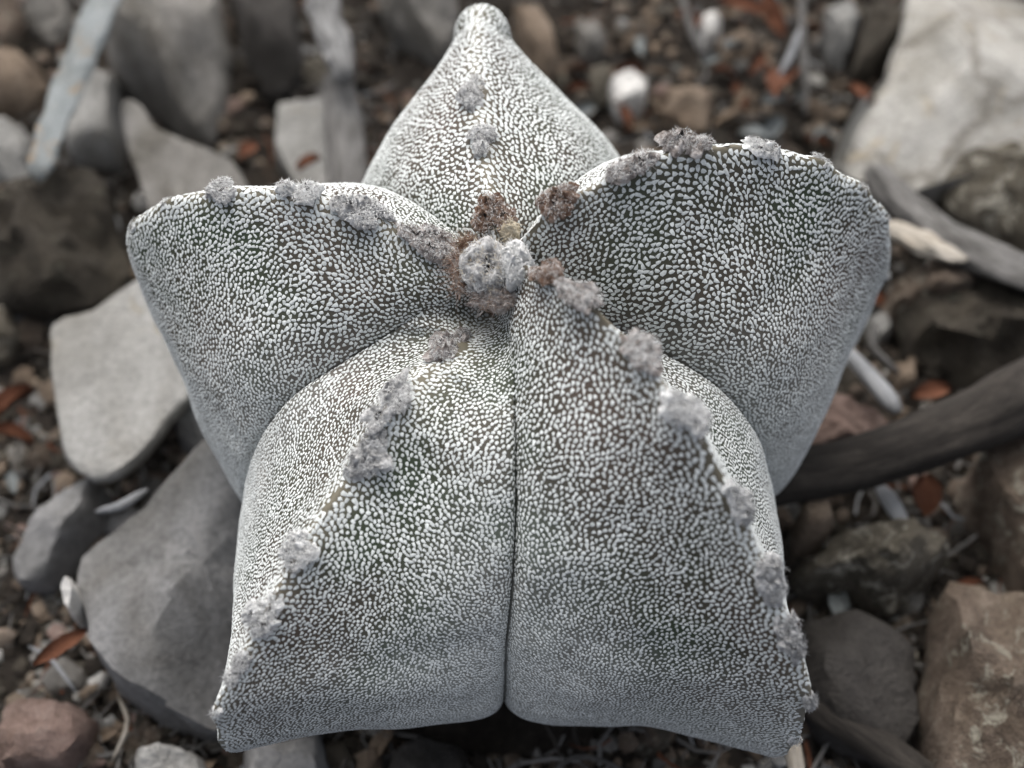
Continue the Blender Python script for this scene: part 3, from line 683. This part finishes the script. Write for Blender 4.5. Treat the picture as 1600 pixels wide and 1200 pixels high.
stick('grey_root', [(1360,262,30,.6),(1395,300,45,.8),(1450,350,55,.9),(1520,395,58,1.0),(1620,435,60,1.0),(1760,480,60,1.)], 'greywood', 'grey driftwood root right of the scalloped rib', 'root', seed=6, rough=.22, flat=.8, nseg=32, step=.06)
stick('white_splinter', [(1382,352,26,1.0),(1430,375,44,1.1),(1480,398,34,1.1),(1512,405,12,1.1)], 'cream', 'bright white splintered wood beside the grey driftwood root', 'splinter', seed=7, rough=.32, flat=.5, nseg=30, step=.05)
stick('pale_stick', [(1285,520,16,.9),(1320,548,22,.85),(1365,595,28,.8),(1405,645,32,.8)], 'palewood', 'pale bluish grey stick ending at the dark branch', seed=8, rough=.05)
stick('pale_splinter', [(1370,755,22,.5),(1392,785,30,.55),(1415,822,24,.6)], 'palewood', 'pale flat splinter below the dark branch', 'splinter', seed=9, rough=.05, flat=.4)
stick('thin_twig', [(1252,-20,12,.8),(1254,60,13,.8),(1258,130,12,.7),(1258,180,8,.6)], 'greywood', 'straight thin grey twig right of the rusty leaf', 'twig', seed=10, nseg=8)
stick('thin_twig', [(1062,-20,12,.6),(1078,40,13,.6),(1096,85,9,.5)], 'greywood', 'thin grey twig at the top edge left of the small white pebble', 'twig', seed=11, nseg=8)
stick('thin_twig', [(1250,45,10,.9),(1236,85,12,.8),(1216,122,8,.7)], 'palewood', 'short pale twig crossing behind the straight grey twig', 'twig', seed=12, nseg=8)
stick('dark_stick', [(1240,1080,40,.4),(1300,1120,52,.4),(1380,1170,56,.4),(1480,1240,56,.4)], 'char', 'dark bark stick at the bottom right below the rib tip', seed=13, nseg=18, rough=.08)
stick('curved_root', [(862,1215,10,.5),(880,1190,10,.55),(915,1182,9,.5),(960,1196,8,.4),(990,1220,8,.3)], 'greywood', 'small arching grey rootlet at the bottom edge', 'root', seed=14, nseg=8)
stick('cream_stick', [(1232,1150,26,.6),(1240,1180,28,.7),(1248,1240,28,.7)], 'cream', 'short cream coloured stick under the lower right rib tip', seed=15, nseg=12)
stick('curled_root', [(1370,505,12,.7),(1362,540,12,.7),(1385,565,12,.6),(1405,585,10,.5)], 'greywood', 'curled grey rootlet above the pale bluish stick', 'root', seed=16, nseg=8)
stick('thin_twig', [(150,800,10,1.1),(190,790,16,1.2),(230,765,12,1.1)], 'palewood', 'whitish twig bit on top of the narrow slate stone', 'twig', seed=17, nseg=8)
stick('thin_twig', [(45,1010,6,.4),(80,1030,8,.5),(118,1080,7,.5)], 'palewood', 'pale thin twig above the pinkish stone', 'twig', seed=18, nseg=8)
stick('thin_twig', [(185,1090,7,.3),(200,1130,8,.4),(175,1190,7,.3)], 'cream', 'thin tan rootlet right of the pinkish stone', 'twig', seed=19, nseg=8)

# ------------------------------------------------------------------ fallen leaves
def leaf(px, py, ln, wd, ang, hz, label, mat='rust', seed=1, curl=.3):
    c = at(px, py, GZ + hz); k = px_size(c); L_ = ln * k; W_ = wd * k; rs = random.Random(seed)
    Vs, Fs = [], []; nx, ny = 12, 6
    for i_ in range(nx + 1):
        t = i_ / nx; w = W_ * .5 * math.sin(math.pi * min(1, t * .93 + .05)) ** .7
        for j in range(ny + 1):
            s = j / ny * 2 - 1
            z = curl * W_ * (s * s) + curl * L_ * .3 * math.sin(math.pi * t) + .06 * W_ * noise.noise(Vector((t * 5, s * 2, seed)))
            Vs.append(Vector(((t - .5) * L_, s * w * (1 + .15 * noise.noise(Vector((t * 9, seed, 0)))), z)))
    m = len(Vs)
    Vs += [v - Vector((0, 0, .012)) for v in Vs]
    st = ny + 1
    for i_ in range(nx):
        for j in range(ny):
            a = i_ * st + j; Fs.append((a, a + st, a + st + 1, a + 1)); Fs.append((a + m, a + 1 + m, a + st + 1 + m, a + st + m))
    o = mesh_obj('dry_leaf', Vs, Fs, MS[mat]); o.location = c
    o.rotation_euler = (rs.uniform(-.5, .5), rs.uniform(-.4, .4), math.radians(ang))
    return tag(o, label, 'leaf')
leaf(1225,135,85,50,60,.7,'rusty orange dry leaf beside the straight thin grey twig',seed=1)
leaf(1210,25,80,28,-70,.4,'rusty narrow leaf at the top edge above the pebbles',seed=2)
leaf(1165,15,100,22,150,.7,'long rusty leaf strip at the top edge left of the thin twig',seed=3)
leaf(484,258,42,28,20,.5,'small red brown leaf left of the flat grey stick',seed=4)
leaf(388,238,44,26,60,.5,'small orange leaf right of the curved grey slab',seed=5)
leaf(95,1012,95,26,45,.9,'red brown leaf strip left of the big slate boulder',seed=6)
leaf(22,640,90,36,40,.5,'rusty red crumpled leaf at the left edge beside the large slab',seed=7,curl=.5)
leaf(15,685,70,26,-10,.4,'second rusty leaf at the left edge below the crumpled one',seed=8,curl=.5)
leaf(1445,775,70,46,80,.5,'brown leaf below the dark branch right of the pale splinter',seed=9)
leaf(1455,615,60,30,10,.6,'rusty leaf scrap lying just above the dark branch',seed=10)
leaf(1345,150,60,20,120,.5,'thin brown leaf piece left of the pale slab',seed=11)

# ------------------------------------------------------------------ scattered small things
placed = [(o.matrix_world.translation.copy(), max(o.dimensions.x, o.dimensions.y) * .42) for o in COL.objects if o.type == 'MESH' and o.parent is None and 'category' in o and o.get('category') in ('stone', 'boulder')]
placed = []
for o in COL.objects:
    if o.type == 'MESH' and o.parent is None and o.get('category') in ('stone', 'boulder'):
        vs_ = [v.co for v in o.data.vertices]; sx_ = max(v.x for v in vs_) - min(v.x for v in vs_); sy2 = max(v.y for v in vs_) - min(v.y for v in vs_)
        placed.append((Vector(o.location), .40 * min(sx_, sy2)))
def visible_ground_spot(rs, margin=30):
    for _ in range(200):
        x, y = rs.uniform(-margin, W + margin), rs.uniform(-margin, H + margin)
        p = at(x, y, GZ)
        if (p.x ** 2 + p.y ** 2) < 2.4 ** 2: continue
        return p
proto = []
for q in range(10):
    rs = random.Random(100 + q); nn_ = 7
    out = [(math.cos(2 * math.pi * a / nn_) * rs.uniform(.75, 1.2), math.sin(2 * math.pi * a / nn_) * rs.uniform(.6, 1.0)) for a in range(nn_)]
    Vs, Fs, c = rock_mesh(out, rs.uniform(.8, 1.3), 0, 100 + q, facets=3, rough=.10, nseg=20, slope=.75, dome=True)
    proto.append(([(v[0], v[1], v[2]) for v in Vs], Fs))
peb_mats = ['tan', 'grey', 'grey_warm', 'tan_mottled', 'pink', 'mossy', 'lichen', 'slate', 'white', 'dark']
wts = [4, 2, 4, 6, 1.6, 6, 3, 2, .5, 4]
words = {'tan': 'tan', 'grey': 'light grey', 'grey_warm': 'warm grey', 'tan_mottled': 'mottled brown', 'pink': 'pinkish', 'mossy': 'dark brown', 'lichen': 'olive grey', 'slate': 'slate grey', 'white': 'white', 'dark': 'blackish'}
pmesh = {}
rs = random.Random(77); done = 0
while done < 290:
    p = visible_ground_spot(rs)
    if any((p.x - c.x) ** 2 + (p.y - c.y) ** 2 < r_ * r_ for c, r_ in placed): continue
    mk = rs.choices(peb_mats, wts)[0]; q = rs.randrange(10)
    if (mk, q) not in pmesh:
        o = mesh_obj('pebble', proto[q][0], proto[q][1], MS[mk]); pmesh[(mk, q)] = o.data
    else:
        o = bpy.data.objects.new('pebble', pmesh[(mk, q)]); COL.objects.link(o)
    s = rs.choices([.10, .16, .24, .34], [4, 6, 4, 1.6])[0] * rs.uniform(.8, 1.25)
    o.scale = (s, s, s * rs.uniform(.7, 1.0)); o.rotation_euler = (rs.uniform(-.4, .4), rs.uniform(-.4, .4), rs.uniform(0, 6.28))
    o.location = (p.x, p.y, ground_z(p.x, p.y) - .1 * s)
    tag(o, 'small %s pebble among the loose gravel on the soil' % words[mk], 'pebble', 'small %s pebbles scattered on the soil' % words[mk]); done += 1
# gravel and crumbs of soil: far too many to count
def scatter_stuff(name, label, count, smin, smax, mats, seed, kind_shape):
    rg = np.random.default_rng(seed); rs = random.Random(seed)
    for mk, cnt in mats:
        AV, AF = [], []; base = 0
        for _ in range(cnt):
            p = visible_ground_spot(rs, 160)
            s = smin * (smax / smin) ** (rs.random() ** 1.5)
            if kind_shape == 'grain':
                ico = ICO_V * (1 + .35 * rg.uniform(-1, 1, (12, 1))) * np.array([s * rg.uniform(.7, 1.2), s * rg.uniform(.7, 1.2), s * rg.uniform(.5, 1)])
                a = rg.uniform(0, 6.28); ca, sa = math.cos(a), math.sin(a)
                v = ico @ np.array([[ca, sa, 0], [-sa, ca, 0], [0, 0, 1]]); f = ICO_F
            else:
                L0 = s * rs.uniform(6, 22); a = rs.uniform(0, 6.28); w = s * .5; ti = rs.uniform(-.35, .35); bd = rs.uniform(-1.3, 1.3)
                pts = [np.array([math.cos(a + bd * t) * L0 * (t - .5), math.sin(a + bd * t) * L0 * (t - .5), L0 * (t - .5) * ti]) for t in (0, .33, .66, 1)]
                sd_ = np.array([-math.sin(a), math.cos(a), 0]); v = []
                for t_, pt in enumerate(pts):
                    ww = w * (1, 1, .8, .4)[t_]; v += [pt - sd_ * ww, pt + np.array([0, 0, ww]), pt + sd_ * ww, pt - np.array([0, 0, ww])]
                v = np.array(v); f = []
                for t_ in range(3):
                    for q in range(4):
                        q2 = (q + 1) % 4; f += [(t_ * 4 + q, t_ * 4 + q2, t_ * 4 + 4 + q2), (t_ * 4 + q, t_ * 4 + 4 + q2, t_ * 4 + 4 + q)]
                f = np.array(f)
            zz = ground_z(p.x, p.y) + rs.uniform(-.3, .8) * s + (.12 if kind_shape != 'grain' else 0)
            AV.append(v + np.array([p.x, p.y, zz])); AF.append(f + base); base += len(v)
        o = fast_mesh(name, np.concatenate(AV), np.concatenate(AF), MS.get(mk) or MW[mk], smooth=False)
        tag(o, label % (words.get(mk) or mk), None, None, 'stuff')
bm = bmesh.new(); bmesh.ops.create_icosphere(bm, subdivisions=1, radius=1); bm.verts.ensure_lookup_table()
ICO_V = np.array([v.co[:] for v in bm.verts]); ICO_F = np.array([[v.index for v in f.verts] for f in bm.faces]); bm.free()
words.update({'greywood': 'grey', 'palewood': 'pale', 'char': 'blackish', 'rust': 'rusty'})
scatter_stuff('gravel', 'loose %s gravel and grit covering the soil', 0, .03, .14, [('soil', 3000), ('mossy', 2600), ('tan_mottled', 2800), ('grey_warm', 1500), ('tan', 1500), ('grey', 600), ('pink', 400)], 5, 'grain')
scatter_stuff('plant_litter', '%s fibres and rootlets littering the soil', 0, .015, .05, [('greywood', 1000), ('char', 900), ('rust', 300), ('palewood', 160)], 6, 'fibre')
# small scraps of dry leaf in the litter
words_l = {'rust': 'rusty', 'tan': 'tan'}
lm = {}
rs = random.Random(41); done = 0
while done < 70:
    if done < 45: p = at(rs.uniform(900, 1340), rs.uniform(-20, 240), GZ)
    else: p = visible_ground_spot(rs)
    if any((p.x - c.x) ** 2 + (p.y - c.y) ** 2 < r_ * r_ for c, r_ in placed) or (p.x ** 2 + p.y ** 2) < 5: continue
    mk = rs.choices(['rust', 'tan', 'straw'], [3, 4, 3])[0]
    if mk not in lm:
        o = leaf(800, 600, 40, 16, 0, .2, 'x', mat=mk, seed=60 + len(lm), curl=.4); lm[mk] = o
    else:
        o = bpy.data.objects.new('dry_leaf', lm[mk].data); COL.objects.link(o)
    o.location = (p.x, p.y, ground_z(p.x, p.y) + rs.uniform(.08, .3)); o.rotation_euler = (rs.uniform(-.7, .7), rs.uniform(-.5, .5), rs.uniform(0, 6.28))
    q = rs.uniform(.6, 1.7); o.scale = (q, q * rs.uniform(.7, 1.3), q)
    w_ = {'rust': 'rusty brown', 'tan': 'tan', 'straw': 'greyish'}[mk]
    tag(o, 'small %s scrap of dry leaf in the litter on the soil' % w_, 'leaf', 'small %s leaf scraps in the litter' % w_); done += 1

# every scattered piece gets a label that says where it lies, from the nearest landmark
import re
cut = re.compile(r"\b(in|at|beside|leading|left|right|below|above|with|on|under|from|between|running|lying|ending|tucked|sitting|beneath|near|just|next|among|crossing)\b")
land = {}
for o in list(COL.objects):
    if o.parent is None and o.get('category') in ('stone', 'boulder', 'branch', 'stalk', 'stick', 'root', 'splinter') and not o.get('group'):
        sh = cut.split(o['label'])[0].strip()
        if len(sh.split()) >= 3: land.setdefault(sh, []).append(o)
land = [(sh, project(np.array(os_[0].location))) for sh, os_ in land.items() if len(os_) == 1]
bins = {}
for o in COL.objects:
    if o.parent is None and o.get('group') and o.get('category') in ('pebble', 'leaf'):
        q = project(np.array(o.location)); best = min(land, key=lambda l: ((l[1] - q) ** 2).sum()); d = q - best[1]
        side = ('right of' if d[0] > 0 else 'left of') if abs(d[0]) > abs(d[1]) else ('below' if d[1] > 0 else 'above')
        bins.setdefault((o['group'], o['category'], side, best[0]), []).append((float((d ** 2).sum()), o.name))
ordn = ['nearest', 'second nearest', 'third nearest', 'fourth nearest', 'fifth nearest', 'sixth nearest', 'seventh nearest', 'eighth nearest', 'ninth nearest', 'tenth nearest', 'eleventh nearest', 'twelfth nearest']
for (grp, cat_, side, sh), lst in bins.items():
    col_ = ' '.join(w for w in grp.split(' pebbles')[0].split(' leaf')[0].split() if w != 'small')
    what = 'small %s pebble' % col_ if cat_ == 'pebble' else 'small %s leaf scrap' % col_
    for m, (d_, nm) in enumerate(sorted(lst)):
        bpy.data.objects[nm]['label'] = ('%s %s the %s' % (what, side, sh)) if len(lst) == 1 else ('%s %s the %s, %s to it' % (what, side, sh, ordn[min(m, 11)]))
